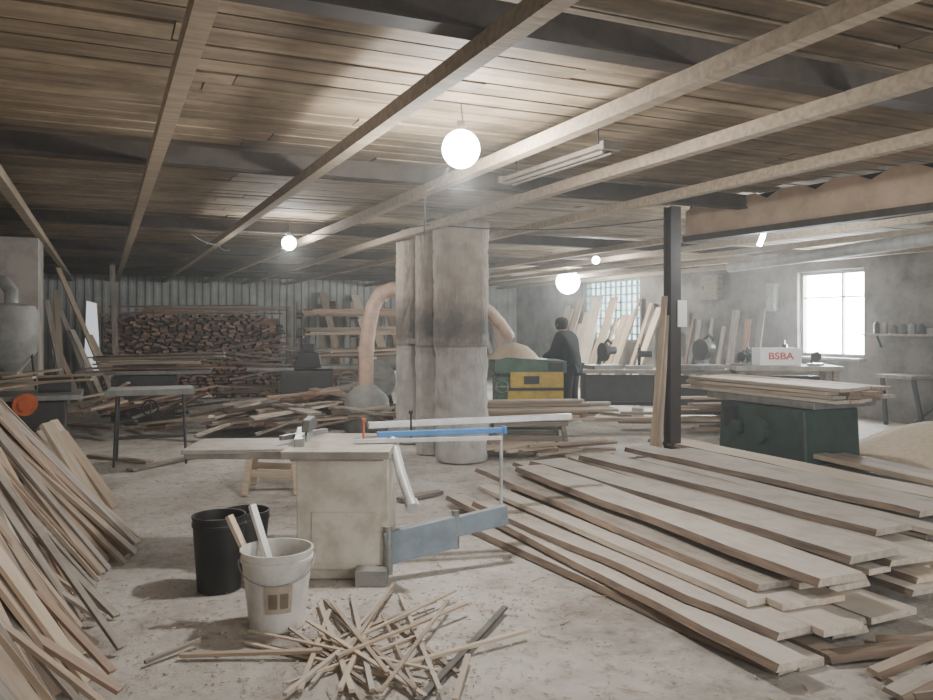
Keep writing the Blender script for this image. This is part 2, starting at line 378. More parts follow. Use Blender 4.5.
p1=D(505,188,5.9); p2=D(615,150,4.7); c=(p1+p2)/2; c.z=2.545
e=thing('ceiling_light_fixture','unlit dusty fluorescent fixture hung along the beams','light fixture',c,math.atan2(p2.y-p1.y,p2.x-p1.x))
mb=MB(); mb.prism([(-.62,0.0),(.62,0.0),(.62,.03),(-.62,.03)],-.06,.06); mb.box((-.63,0,.015),(.04,.14,.05)); mb.box((.63,0,.015),(.04,.14,.05)); part('fixture_housing',mb,M_dull,e,bevel=.004)
for yy in(-.03,.03):
    mb=MB(); mb.cyl((-.6,yy,-.015),(.6,yy,-.015),.012); part('fluorescent_tube',mb,M_dull,e,True)
for xx in(-.5,.5):
    mb=MB(); mb.cyl((xx,0,.03),(xx,0,.215),.006,seg=6); part('hanger_rod',mb,M_black,e)
def cable(pts,label='thin black cable sagging beneath the ceiling beams'):
    mb=MB(); q=[]
    for a,b in zip(pts[:-1],pts[1:]):
        a=Vector(a);b=Vector(b)
        for k in range(9):
            u=k/9; p=a.lerp(b,u); p.z-= .10*math.sin(math.pi*u)*(b-a).length/3; q.append(p)
    q.append(Vector(pts[-1])); mb.tube(q,.007,6); solo('power_cable',mb,M_dgrey,label,'cable',smooth=True)
cable([W(6.7,5.3,2.6),W(8,3.2,2.58),W(9.5,1.5,2.6)])
cable([W(4.7,2.0,2.5),W(5.85,2.3,2.56),W(8.2,3.2,2.48)])
cable([W(9.6,.9,2.54),W(10.4,1.3,2.5),W(11.5,1.6,2.55)])

# ---------------------------------------------------------------- post + zigzag valance
pp=Vector((2.16,8.4,0))
e=thing('steel_post','dark brown steel post carrying the ceiling','post',pp,ANG)
mb=MB(); mb.box((0,.055,1.37),(.13,.012,2.74)); mb.box((0,-.055,1.37),(.13,.012,2.74)); mb.box((0,0,1.37),(.05,.10,2.74)); part('post_shaft',mb,M_post,e)
mb=MB(); mb.box((0,0,.008),(.26,.26,.016)); part('base_plate',mb,M_post,e)
mb=MB(); mb.box((.08,-.065,1.62),(.12,.003,.28)); part('paper_notice',mb,M_paper,e,label='white sheet taped to the post')
a=pp+Vector((.12,-.1,0)); b=Vector((4.25,4.6,0)); L=(b-a).length
ang=math.atan2(b.y-a.y,b.x-a.x)
k=8; mb=MB(); xs=[]
for i in range(k):
    x=L*i/k; w_=L/k; xs+=[(x,2.67),(x+w_*.30,2.735),(x+w_*.72,2.735)]
xs.append((L,2.67)); nn=len(xs); vs=[];fs=[]
for x,z in xs:
    for y in(-.01,.01): vs+=[(x,y,2.42),(x,y,z)]
for i in range(nn-1):
    o=i*4; p=o+4
    fs+=[(o,p,p+1,o+1),(o+2,o+3,p+3,p+2),(o+1,p+1,p+3,o+3),(o,o+2,p+2,p)]
fs+=[(0,1,3,2),((nn-1)*4,(nn-1)*4+2,(nn-1)*4+3,(nn-1)*4+1)]
mb.add(vs,fs); solo('cardboard_valance',mb,M_card,'tan cardboard strip with zigzag upper edge along a beam','panel',(a.x,a.y,0),ang)
mb=MB(); mb.box((L/2,.06,2.58),(L,.02,.30)); structure('trim_41',mb,M_dark,(a.x,a.y,0),ang)
mb=MB(); mb.box((L/2,0,2.385),(L,.1,.06)); structure('trim_40',mb,M_dark,(a.x,a.y,0),ang)
mb=MB(); mb.tube([W(10,9.2,2.43),W(6.5,8.3,2.43),W(4.0,7.6,2.43)],.08,14); solo('ventilation_duct',mb,M_lgrey,'pale round duct hung beneath the rafters','duct',smooth=True)

# ---------------------------------------------------------------- dust collector
def bagcol(e,x,y,r,seed,split):
    mb=MB(); pr=[(r*.5,split-.01)]
    nz=40
    for k in range(nz+1):
        z=split+(2.66-split)*k/nz; rr=r*(1-.010*math.cos(k*2.1))*(1-.03*(k%10==0))
        if k==nz: rr*=.9
        pr.append((rr,z))
    pr+=[(r*.6,2.72),(.01,2.75)]; mb.lathe(pr,(x,y,0),48,.07,seed=seed,zf=2.2); part('filter_bag',mb,M_cloth,e,True,label='beige fabric filter bag with dark dust stain')
    mb=MB(); pr=[(.01,0.0)]
    for k in range(31):
        z=.01+(split-.03)*k/30; pr.append((r*(.955+.010*math.sin(k*1.3)-.02*(k%7==0)),z))
    mb.lathe(pr,(x,y,0),48,.10,seed=seed+5,zf=3); part('collection_bag',mb,M_bag,e,True,label='milky plastic dust collection bag')
    mb=MB(); mb.lathe([(r*.97,split-.02),(r*1.0,split-.02),(r*1.0,split+.01),(r*.97,split+.01)],(x,y,0),36); part('clamp_ring',mb,M_dull,e,True)
e=thing('dust_collector','tall dust collector with round fabric and plastic bags','dust collector',(-.06,8.9,0))
bagcol(e,.0,-.02,.31,1,1.28)
bagcol(e,-.34,.45,.2,9,1.26)
bagcol(e,-.64,1.3,.2,17,1.26)
mb=MB(); mb.bar((0,0,1.3),(-.34,.45,1.3),.2,.06); mb.bar((-.34,.45,1.3),(-.64,1.3,1.3),.2,.06); part('manifold',mb,M_dull,e)
mb=MB(); mb.tube([(.2,.3,1.75),(.33,.45,1.66),(.46,.6,1.52),(.58,.8,1.36)],.07,14); part('intake_hose',mb,M_pink,e,True)
e=thing('extraction_duct','pinkish tan extraction pipe with two elbows','duct',D(368,378,11.3)); e.location.z=0
OX=D(368,378,11.3).x
def dl(px,py,d=11.3): 
    p=D(px,py,d); return p-Vector((OX,11.3,0))
mb=MB(); mb.tube([dl(366,398),dl(366,378),dl(366,350),dl(369,325),dl(373,306),dl(380,294),dl(392,289),dl(404,291),dl(416,292)],.105,18); part('pipe',mb,M_pink,e,True)
for p,q in((dl(366,352),dl(366,347)),(dl(380,296),dl(383,293))):
    mb=MB(); mb.cyl(p,q,.12); part('joint_collar',mb,M_pink,e,True)
mb=MB(); mb.lathe([(.01,-.0),(.3,0),(.32,.25),(.3,.5),(.16,.62),(.11,.66)],(dl(366,398).x,0,0),26); part('fan_housing',mb,M_lgrey,e,True)

# ---------------------------------------------------------------- main table saw
e=thing('sliding_table_saw','cream sliding table saw with blue rail and swing arm','table saw',(-.73,4.95,0))
mb=MB(); mb.box((0,0,.39),(.54,.5,.66)); mb.box((0,.0,.03),(.5,.46,.06)); part('cabinet',mb,M_cream,e,bevel=.008,label='cream painted sheet metal cabinet')
mb=MB(); mb.box((.02,-.2535,.25),(.4,.005,.3)); part('access_panel',mb,M_cream,e,bevel=.002)
mb=MB(); mb.box((-.02,.0,.755),(.62,.78,.045)); mb.box((-.02,-.06,.724),(.54,.56,.02)); part('table_top',mb,M_tabletop,e,bevel=.004,label='dusty cast iron table top')
bl=MB(); pts=[]
for k in range(48):
    a=2*math.pi*k/48; r=.13 if k%2 else .12; pts.append((r*math.cos(a),r*math.sin(a)*1.0+.74))
bl.prism(pts,-.0015,.0015); o=part('saw_blade',bl,M_metal,e); o.rotation_euler=(0,0,math.pi/2); o.location=(-.26,.1,0)
mb=MB(); mb.prism([(-.14,.84),(.10,.84),(.14,.87),(.06,.92),(-.10,.91)],-.025,.025); o=part('blade_guard',mb,M_dgrey,e,bevel=.004); o.rotation_euler=(0,0,math.pi/2); o.location=(-.26,.1,0)
mb=MB(); mb.box((-.66,.12,.735),(.68,.5,.028),rot=(0,-.0,.06)); mb.bar((-.98,-.1,.715),(-.33,-.12,.715),.03,.05); mb.bar((-.98,.34,.715),(-.33,.30,.715),.03,.05); part('extension_table',mb,M_tabletop,e,bevel=.003,label='greyish side extension table')
mb=MB(); mb.bar((-.36,.36,.80),(-.26,-.22,.80),.06,.05); mb.bar((-.2,.36,.80),(-.42,.0,.80),.03,.03); part('rip_fence',mb,M_metal,e,bevel=.003)
mb=MB(); mb.bar((.1,.16,.86),(1.46,.66,.86),.05,.04); part('crosscut_fence',mb,M_alu,e,bevel=.003,label='long silver aluminium fence')
mb=MB(); mb.bar((.18,-.02,.825),(.96,.12,.835),.05,.032); mb.box((.97,.12,.835),(.02,.07,.045),rot=(0,0,.18)); part('sliding_rail',mb,M_blue,e,bevel=.003,label='bright blue painted rail')
mb=MB(); mb.bar((.05,-.1,.795),(.95,.05,.795),.045,.02); part('rail_bracket',mb,M_alu,e)
for x in(.08,.38):
    h=.89 if x<.2 else .94
    mb=MB(); mb.cyl((x,.1,.78),(x,.1,h),.007); mb.cyl((x,.1,h),(x,.1,h+.02),.015); part('clamp_knob',mb,M_orange if x<.2 else M_black,e,True)
mb=MB(); mb.cyl((.95,.12,.815),(.95,.12,.30),.011); mb.cyl((.95,.12,.36),(.95,.12,.28),.02); part('support_rod',mb,M_alu,e,True)
mb=MB(); mb.tube([(.27,.0,.80),(.34,-.2,.62),(.42,-.42,.48)],[.03,.03,.03],16); mb.cyl((.415,-.40,.49),(.43,-.44,.465),.04,seg=16); part('telescopic_tube',mb,M_alu,e,True)
AR=.42
mb=MB(); mb.box((.225,0,.19),(.45,.06,.19)); o=part('swing_arm',mb,M_bluegrey,e,bevel=.003,label='blue grey folded steel swing arm'); o.location=(.27,-.25,0); o.rotation_euler=(0,-.12,AR)
mb=MB(); mb.box((.18,0,.0),(.36,.045,.12)); o=part('arm_extension',mb,M_bluegrey,e,bevel=.003); o.location=(.27+.42*math.cos(AR),-.25+.42*math.sin(AR),.27); o.rotation_euler=(0,-.12,AR)
mb=MB(); mb.cyl((.27,-.26,.04),(.27,-.26,.32),.028); part('arm_hinge',mb,M_metal,e,True)
mb=MB(); mb.cyl((.27+.43*math.cos(AR),-.25+.43*math.sin(AR),.14),(.27+.43*math.cos(AR),-.25+.43*math.sin(AR),.37),.024); part('arm_hinge',mb,M_metal,e,True)
mb=MB(); mb.box((.18,-.3,.045),(.18,.14,.09)); part('foot_block',mb,M_metal,e,bevel=.004)

# ---------------------------------------------------------------- buckets
def bucket(loc,rb,rt,h,mat,label,white=True):
    e=thing('bucket',label,'bucket',loc,R(0,1))
    mb=MB(); mb.lathe([(.01,.006),(rb-.01,.006),(rb,.0),(rb,.01),(rt*.985,h*.86),(rt*1.03,h*.865),(rt*1.03,h*.90),(rt,h*.905),(rt,h*.97),(rt*1.035,h*.975),(rt*1.035,h),(rt*.97,h),(rb*.96,.02),(.01,.02)],seg=36)
    part('bucket_body',mb,mat,e,True)
    mb=MB(); pts=[]
    for k in range(17):
        a=math.pi*k/16; pts.append((rt*1.06*math.cos(a),-rt*.9*math.sin(a)-.02 if white else rt*.5*math.sin(a),h*.88-rt*.55*math.sin(a) if white else h*.88+.0))
    mb.tube(pts,.004,6); part('wire_handle',mb,M_metal,e,True)
    return e
b1=bucket(G(277,624),.135,.175,.385,M_white,'dusty white plastic bucket with sticks inside'); b1.rotation_euler=(0,0,.2)
mb=MB(); vs=[];fs=[]
for i in range(9):
    a=-math.pi/2-.35+.85*i/8
    for z in(.10,.24):
        r=.135+(.172-.135)*z/(.385*.86)+.003; vs.append((r*math.cos(a),r*math.sin(a),z))
for i in range(8): fs.append((2*i,2*i+2,2*i+3,2*i+1))
mb.add(vs,fs,0)
vs=[];fs=[]
for a0 in(-.22,.12):
    o=len(vs)
    for i in range(5):
        a=-math.pi/2+a0+.26*i/4
        for z in(.125,.20):
            r=.135+(.172-.135)*z/(.385*.86)+.005; vs.append((r*math.cos(a),r*math.sin(a),z))
    for i in range(4): fs.append((o+2*i,o+2*i+2,o+2*i+3,o+2*i+1))
mb.add(vs,fs,1)
part('paint_label',mb,[paint('label_tan',(.45,.38,.29),dust=0),paint('label_dark',(.2,.15,.11),dust=0)],b1,label='worn tan printed label')
b2=bucket(G(219,588),.12,.145,.42,M_black,'black sooty metal bucket',False)
b3=bucket(G(246,568),.11,.14,.36,M_dgrey,'dark grey plastic bucket standing behind a black one',False)
bl=b1.location
board(bl+Vector((-.02,.02,.05)),bl+Vector((-.27,.10,.52)),.045,.02,M_fresh,name='wooden_stick',label='pale wooden stick standing in the white bucket',cat='stick')
board(bl+Vector((.05,-.02,.05)),bl+Vector((-.17,.16,.56)),.035,.025,M_paper,name='mixing_paddle',label='white painted mixing stick standing in the bucket',cat='stick')

# ---------------------------------------------------------------- large plank pile
gp='slabs in the large plank pile'
for s in(3.3,4.4,5.5):
    board(W(s,2.75,.03),W(s+R(-.05,.05),5.0,.03),.09,.055,M_grey,name='bearer',label='short timber bearer lying under the plank pile',cat='timber',group='bearers under the plank pile')
z=.06
for k in range(5):
    T=.036; t=[2.56,2.66,2.80,2.98,3.2][k]
    while t<5.5:
        wd=random.choice([R(.12,.18),R(.2,.28),R(.28,.36)])
        if random.random()>[.0,.05,.10,.22,.45][k]:
            ne=2.5+.36*(t-2.5)+R(-.2,.35); L=R(2.6,3.7); yaw=R(-.025,.025)*(1+k*.6)
            live=random.random()<.75
            p=W(ne,t+wd/2-yaw*L/2,z+T/2); q=W(ne+L,t+wd/2+yaw*L/2,z+T/2+R(-.004,.02))
            board(p,q,wd,T-.004,random.choice([M_pale,M_pale,M_pale,M_pale,M_fresh,M_grey]),live,label='dusty rough sawn live edge slab' if live else 'dusty square edged sawn plank',group=gp,name='wooden_plank',cat='plank')
        t+=wd+R(.01,.06)
    z+=T+.004
for(s0,s1,t0,t1,wd,m,lv) in [
 (2.75,6.0,3.22,3.30,.28,M_pale,True),(2.95,6.2,3.72,3.62,.34,M_pale,True),(3.3,6.3,4.3,4.15,.3,M_pale,True),(3.5,6.5,4.95,4.8,.3,M_pale,True)]:
    board(W(s0,t0,z+.02),W(s1,t1,z+.02),wd,.04,m,lv,label='pale dusty live edge slab on top of the pile',group=gp,name='wooden_plank',cat='plank')
for(a,b,wd,m,lv,zz) in [((478,527),(792,668),.15,M_pale,True,.022),((498,512),(838,657),.11,M_tan,False,.022),((505,500),(635,572),.26,M_pale,False,.03),((590,560),(812,664),.15,M_pale,False,.022),((522,490),(850,632),.2,M_pale,True,.06),((545,480),(700,520),.2,M_pale,False,.1)]:
    board(G(a[0],a[1],zz),G(b[0],b[1],zz),wd,.036,m,lv,label='low dusty board beside the plank pile',group=gp,name='wooden_plank',cat='plank')
zz=.03
for k in range(4):
    t=5.5+.05*k
    while t<6.8:
        wd=R(.18,.3)
        if k<2 or random.random()<.6:
            L=R(2.0,2.7); sc=5.3+R(-.25,.25); y=R(-.12,.12)
            board(W(sc-L/2,t+wd/2-y,zz),W(sc+L/2,t+wd/2+y,zz+R(0,.04)),wd,.045,random.choice([M_pale,M_fresh,M_tan]),random.random()<.5,label='dusty plank in the smaller heap near the green machine',group='planks in the smaller heap',name='wooden_plank',cat='plank')
        t+=wd+R(.03,.12)
    zz+=.05
board(Vector((1.1,2.93,.03)),Vector((2.6,3.08,.03)),.17,.045,M_pale,True,label='bark edged offcut lying by the pile end',name='wooden_plank',cat='plank')
board(Vector((1.3,2.75,.03)),Vector((2.4,2.82,.03)),.12,.04,M_tan,True,label='short offcut lying by the pile end',name='wooden_plank',cat='plank')
board(Vector((1.75,3.22,.03)),Vector((2.7,3.42,.06)),.14,.04,M_grey,True,label='bark edged offcut lying by the pile end',name='wooden_plank',cat='plank')
for k in range(14):
    y=R(3.15,3.75); x=R(1.85,2.6); board(Vector((x-R(.1,.3),y,.03)),Vector((x+R(.1,.35),y+R(-.2,.2),.03+.010*k)),R(.05,.09),.025,random.choice([M_grey,M_bark,M_tan]),True,label='bark covered wood offcut',cat='offcut',name='wood_offcut',group='offcuts by the pile end')

# ---------------------------------------------------------------- leaning timbers left
gl='timbers leaning at the left wall'
e=thing('timber_rack','rough timber rack that long boards lean on','rack',W(4.4,-.78,0),ANG)
mb=MB(); mb.bar((0,-2.6,.86),(0,2.3,.86),.07,.07); part('rack_rail',mb,M_grey,e)
for y in(-2.4,0,2.2):
    mb=MB(); mb.bar((0,y,0),(0,y,.825),.07,.07); part('rack_leg',mb,M_grey,e)
    mb=MB(); mb.bar((0,y+.06,.76),(-.4,y+.06,0.02),.04,.04); part('rack_brace',mb,M_grey,e)
for k in range(78):
    s=2.6+(k/78)*3.6+R(-.12,.12)
    t=-.16+R(-.14,.10)+(.30*max(0,min(1,(s-4.9)/.8)))
    tr=-.70; zr=.90+R(.01,.12); sh=.2+R(-.25,.3)
    k2=R(1.1,1.7)
    if t+(tr-t)*k2<T0+.06: k2=(T0+.06-t)/(tr-t)
    wd=random.choice([.025,.035,.04,.05,.07,.12,.16])
    board(W(s,t,.02),W(s+sh*k2,t+(tr-t)*k2,.02+zr*k2),wd,R(.015,.024),random.choice([M_fresh,M_pale,M_tan,M_tan,M_red,M_grey,M_grey]),False,roll=R(-.3,.3),label='long thin sawn strip leaning on the rack' if wd<.08 else 'wide sawn board leaning on the rack',group=gl,name='leaning_board')
for k in range(10):
    s=R(3.0,4.6); t=R(-.12,.08)
    board(W(s,t,.02+.004*k),W(s+R(.3,.9),t-R(.6,.9),R(.5,.85)),R(.02,.05),.018,random.choice([M_fresh,M_grey,M_tan,M_red]),label='long thin strip sloping against the leaning timber',group='strips sloping by the rack',name='wooden_strip',cat='strip')
for k in range(6):
    s=6.9+.2*k; t=.0+R(-.1,.1); board(W(s,t,.02),W(s+R(-.05,.2),t-.4,R(.55,.75)),R(.1,.18),.03,random.choice([M_tan,M_fresh,M_red]),label='short wide board leaning against a machine',group='short boards leaning by the left machine',name='leaning_board')

# ---------------------------------------------------------------- scrap heap foreground
c=G(366,648)
gs='thin strips in the scrap heap'
for k in range(15):
    a=random.choice([R(0,math.pi),R(1.2,1.8),R(1.8,2.4),R(.5,1.0)]); L=R(.6,1.05); x=c.x+random.gauss(0,.13); y=c.y+random.gauss(0,.13); z=.01+.003*k
    tilt=R(-.05,.05)
    dv=Vector((math.cos(a),math.sin(a),0))*L/2; zz=max(.012,z)
    p=Vector((x,y,zz))-dv; q=Vector((x,y,zz))+dv; q.z+=abs(tilt)*L*.6*(1 if k>7 else 0); p.z=max(.012,zz-abs(tilt)*L*.5)
    board(p,q,R(.013,.024),R(.008,.012),random.choice([M_fresh,M_fresh,M_pale,M_tan]),label='thin sawn wooden strip tossed on a scrap heap',group=gs,name='wooden_strip',cat='strip')
for a,b,m,wd in[((180,655),(322,651),M_tan,.03),((145,662),(200,640),M_grey,.02),((378,672),(526,632),M_fresh,.025),((418,700),(505,607),M_dgrey,.03),((320,603),(352,690),M_fresh,.025),((300,690),(330,610),M_fresh,.02),((455,700),(468,655),M_fresh,.025),((352,596),(372,690),M_pale,.022),((380,600),(340,690),M_fresh,.02),((400,595),(440,690),M_pale,.02),((285,695),(355,640),M_pale,.022),((325,600),(415,690),M_tan,.02)]:
    board(G(a[0],a[1],.02),G(b[0],b[1],.03),wd,.015,m,label='long strip lying across the floor near the scrap heap',group=gs,name='wooden_strip',cat='strip')
mb=MB()
for k in range(3200):
    s=R(2,12) if random.random()<.75 else R(2,18); t=R(-1,8)
    if random.random()<.35: p=Vector((c.x+random.gauss(0,.8),c.y+random.gauss(0,.7),0)); 
    else: p=W(s,t)
    L=R(.006,.022) if random.random()<.96 else R(.04,.12); wd=R(.003,.009); a=R(0,6.28)
    mb.box((p.x,p.y,.003),(L,wd,.004),rot=(0,0,a))
o=part('wood_chips',mb,M_fresh); o['kind']='stuff'; tag(o,'small wood chips and shavings scattered over the floor','wood chips')

# ---------------------------------------------------------------- low trestle bench
def trestle(loc,rz,L,Wd,h,mat,label,name='trestle'):
    e=thing(name,label,'trestle',loc,rz)
    mb=MB(); mb.box((0,0,h-.03),(L,Wd,.05)); part('trestle_top',mb,mat,e,bevel=.004)
    for sx in(-1,1):
        for sy in(-1,1):
            mb=MB(); mb.bar((sx*(L/2-.06),sy*(Wd/2-.03),h-.055),(sx*(L/2-.02),sy*(Wd/2+.05),0.0),.05,.05); part('leg',mb,mat,e)
    for sy in(-1,1):
        mb=MB(); mb.bar((-L/2+.05,sy*Wd/2,h*.45),(L/2-.05,sy*Wd/2,h*.4),.03,.06); part('brace',mb,mat,e)
    return e
trestle(Vector((-1.75,7.3,0)),.1,.5,.4,.42,M_fresh,'low pale wooden trestle behind the table saw')

# ---------------------------------------------------------------- small saw table
e=thing('folding_saw_table','small saw table with aluminium top on thin legs','saw table',(-3.45,8.75,0),.35)
mb=MB(); mb.box((0,0,.8),(.85,.42,.035)); part('table_top',mb,M_alu,e,bevel=.004)
for sy in(-1,1):
    mb=MB(); mb.bar((-.45,sy*.22,.78),(.45,sy*.22,.78),.03,.06); part('side_rail',mb,M_lgrey,e)
for sx in(-1,1):
    for sy in(-1,1):
        mb=MB(); mb.cyl((sx*.33,sy*.18,.78),(sx*.36,sy*.22,0),.014); part('leg',mb,M_dgrey,e,True)
mb=MB(); mb.bar((-.35,-.2,.3),(.35,-.2,.3),.02,.03); part('cross_bar',mb,M_dgrey,e)
mb=MB(); mb.tube([(.08*math.cos(a*math.pi/8),-.26,.62+.08*math.sin(a*math.pi/8)) for a in range(17)],.01,8,False); mb.bar((0,-.26,.54),(0,-.26,.70),.012,.012); mb.cyl((0,-.26,.62),(0,-.19,.7),.012); part('crank_wheel',mb,M_black,e,True)
e=thing('spindle_moulder','grey machine with orange motor covered in offcuts','machine',(-4.4,7.9,0),ANG)
mb=MB(); mb.box((0,0,.4),(.8,.6,.72)); part('machine_body',mb,M_dgrey,e,bevel=.01)
mb=MB(); mb.box((0,0,.80),(1.1,.8,.05)); part('machine_table',mb,M_metal,e,bevel=.004)
mb=MB(); mb.cyl((.08,-.42,.76),(.08,-.62,.76),.1,seg=28); mb.cyl((.08,-.62,.76),(.08,-.66,.76),.05); part('motor',mb,M_orange,e,True,label='round orange motor')
mb=MB(); mb.box((.3,.1,.9),(.3,.2,.15)); part('fence_block',mb,M_dgrey,e,bevel=.005)
for k in range(12):
    x0=R(-4.6,-4.1); y0=R(7.4,8.3); a=R(-.3,1.2); L=R(.5,1.1); dv=Vector((math.cos(a),math.sin(a),0))*L/2; z=.86+.015*k
    board(Vector((x0,y0,z))-dv,Vector((x0,y0,z+R(0,.08)))+dv,R(.05,.1),.02,random.choice([M_fresh,M_tan,M_grey]),label='offcut piled on the grey machine table',group='offcuts piled on the grey machine')
e=thing('hopper','grey dust hopper with funnel mouth at the pillar','hopper',(-4.75,8.35,0))
mb=MB(); mb.lathe([(.06,.86),(.08,1.0),(.24,1.22),(.26,1.62),(.22,1.7),(.01,1.74)],seg=28); part('hopper_drum',mb,M_lgrey,e,True)
mb=MB(); mb.tube([(0,0,1.7),(0,0,1.85),(-.1,.05,1.95),(-.3,.1,1.98)],.07,14); part('inlet_pipe',mb,M_lgrey,e,True)
for a in(0,2.1,4.2):
    mb=MB(); mb.cyl((.2*math.cos(a),.2*math.sin(a),1.3),(.26*math.cos(a),.26*math.sin(a),.825),.012); part('stand_leg',mb,M_black,e)
for k,(a,b,m) in enumerate([((58,268),(122,378),M_tan),((46,300),(70,400),M_grey),((112,262),(118,380),M_grey),((50,330),(85,405),M_red),((56,290),(64,400),M_tan),((72,330),(110,395),M_pale),((90,335),(128,392),M_tan),((60,310),(100,400),M_grey),((95,350),(140,395),M_tan),((54,350),(66,405),M_grey)]):
    p=D(b[0],b[1],13+.1*k); p.z=.02; q=D(a[0],a[1],13.7+.1*k); board(p,q,.09,.03,m,label='long board leaning upright among machines',group='boards leaning by the far left machines',name='leaning_board')
mb=MB(); mb.prism([(0,0),(.3,0),(.22,1.3),(.05,1.35)],-.01,.01); solo('glowing_white_panel',mb,emit('painted_glow_white',(.9,.95,1),.7),'white panel with painted glow, standing in for a bright gap behind the machines','panel',D(84,380,14.9)+Vector((0,0,-D(84,380,14.9).z+.6)),.1)  # emission paints the brightness of a daylit gap onto this panel
e=thing('jointer','low dark jointer with long bed and timbers on it','machine',(-4.9,12.2,0),.25)
mb=MB(); mb.box((0,0,.38),(.9,.4,.7)); part('machine_body',mb,M_dgrey,e,bevel=.01)
mb=MB(); mb.box((0,0,.78),(1.9,.35,.06)); part('machine_bed',mb,M_metal,e,bevel=.004)
mb=MB(); mb.box((0,.15,.87),(1.0,.03,.13)); part('fence_plate',mb,M_dgrey,e,bevel=.004)
for k in range(16): 
    board((-5.7+R(-.2,.4),12.0+.03*k,.84+.012*k),(-3.9+R(-.5,.5),12.3+R(-.3,.3),.86+.014*k),R(.05,.1),.025,random.choice([M_fresh,M_tan,M_fire,M_grey]),label='board lying across the jointer',group='boards on the jointer',name='wooden_board')
for k in range(30):
    x=R(-5.4,-3.6); y=R(10.4,11.6); a=R(-.9,.9); L=R(.4,1.3); z=.03+.015*k; dv=Vector((math.cos(a),math.sin(a),0))*L/2
    board(Vector((x,y,z))-dv,Vector((x,y,z+R(-.0,.3)))+dv,R(.05,.14),.03,random.choice([M_fire,M_fresh,M_tan,M_grey,M_red,M_fire]),label='loose board in the clutter by the jointer',group='clutter boards by the jointer')

# ---------------------------------------------------------------- firewood stack
mes=[]
for k in range(14):
    m=plank_mesh(.6,R(.09,.15),R(.03,.06),100+k,False,2,[M_fire]); mes.append(m)
cnt=0; z=1.68
while z>.05 and cnt<300:
    t=.02+R(0,.12)
    while t<3.45-(.3 if z>1.5 else 0):
        board(W(17.0+R(-.16,.16),t,z+R(-.02,.02)),W(17.6,t+R(-.03,.03),z+R(-.02,.02)),.1,.1,roll=R(-.4,.4),me=random.choice(mes),name='wood_offcut_block',label='brown offcut stick in the stacked wall',cat='offcut',group='stacked offcut sticks')
        t+=.165; cnt+=1
    z-=.07
mb=MB(); mb.box((1.75,17.5,.83),(3.35,.25,1.62)); zlow=z
z=.04
while z<zlow:
    t=.02+R(0,.1)
    while t<3.45:
        mb.box((t,17.25+R(-.12,.12),z),(R(.09,.15),.5,R(.03,.06)),rot=(0,R(-.3,.3),0)); t+=.16
    z+=.07
o=solo('offcut_stack_base',mb,M_fire,'brown mass of packed offcuts at the base of the stack','offcuts',rz=ANG); o['kind']='stuff'
for t in(-.1,3.6): board(W(17.2,t,.0),W(17.2,t+.01,1.9),.08,.08,M_grey,label='upright stake holding the offcut stack',name='stake',cat='post')
for k in range(10):
    board(W(17.0+R(0,.4),.3+R(-.3,.8),1.74+.015*k),W(17.0+R(0,.4),2.2+R(0,1.6),1.74+.015*k+R(0,.06)),.12,.03,random.choice([M_grey,M_fire,M_fire]),label='long board lying on the offcut stack',group='boards on the offcut stack')
e=thing('lumber_rack','steel rack stacked with long dark boards','rack',W(17.2,5.0,0),ANG)
for x in(-1.2,0,1.2):
    mb=MB(); mb.bar((x,0,0),(x,0,2.0),.06,.06); 
    for z in(.35,.8,1.25,1.65): mb.bar((x,0,z),(x,-.6,z),.05,.05)
    mb.bar((x,0,.03),(x,-.7,.03),.06,.06); part('rack_upright',mb,M_grey,e)
for z in(.375,.825,1.275,1.675):
    for j in range(4):
        for k in range(5):
            y=-.1-.11*k; a=W(17.2+y,3.75+R(0,.4),z+.03+.04*j); b=W(17.2+y,5.7+R(0,.9),z+.03+.04*j+R(0,.03)); board(a,b,.1,.035,random.choice([M_tan,M_grey,M_fire,M_fire,M_red]),label='long board stored on the rack',group='boards on the lumber rack')
for k in range(18):
    t=4.9+.3*k+R(-.08,.08)
    board(W(19.3+R(-.2,.2),t,.02),W(20.7,t+R(-.35,.35),R(1.5,2.4)),R(.1,.28),.03,random.choice([M_grey,M_pale,M_tan,M_fire]),label='tall board leaning on the corrugated wall',group='boards leaning on the back wall',name='leaning_board')
for k in range(30):
    x=R(-4.1,-2.2); y=R(14.0,14.8); a=R(-.6,.6); L=R(.8,2.0); z=.1+.036*k; dv=Vector((math.cos(a),.2*math.sin(a),.3*math.sin(a)))*L/2
    p=Vector((x,y,z)); board(p-dv,p+dv,R(.06,.14),.03,random.choice([M_tan,M_fire,M_fire,M_grey,M_pale]),label='loose board heaped before the lumber rack',group='boards heaped before the rack')

# ---------------------------------------------------------------- dark planer
e=thing('thickness_planer','dark planer with flat beds and round handwheel','machine',(-2.5,12.6,0),.15)
mb=MB(); mb.box((0,0,.4),(.8,.6,.78)); part('machine_body',mb,M_dgrey,e,bevel=.015)
for x,z in((-.55,.82),(.5,.84)):
    mb=MB(); mb.box((x,0,z),(.72,.5,.05)); part('planer_bed',mb,M_metal,e,bevel=.005)
mb=MB(); mb.prism([(-.22,.84),(.22,.84),(.18,1.05),(-.12,1.08)],-.28,.28); part('cutter_hood',mb,M_black,e,bevel=.01)
mb=MB(); mb.tube([(.62+.15*math.cos(a*math.pi/10),-.34,.62+.15*math.sin(a*math.pi/10)) for a in range(21)],.014,8,False); mb.bar((.47,-.34,.62),(.77,-.34,.62),.02,.02); mb.cyl((.62,-.34,.62),(.4,-.1,.62),.015); part('handwheel',mb,M_metal,e,True)
mb=MB(); mb.box((0,.1,1.14),(.2,.15,.12)); part('control_box',mb,M_black,e,bevel=.005)
e=thing('drum_blower','light grey blower housing with round outlet','blower',(-1.45,12.9,0))
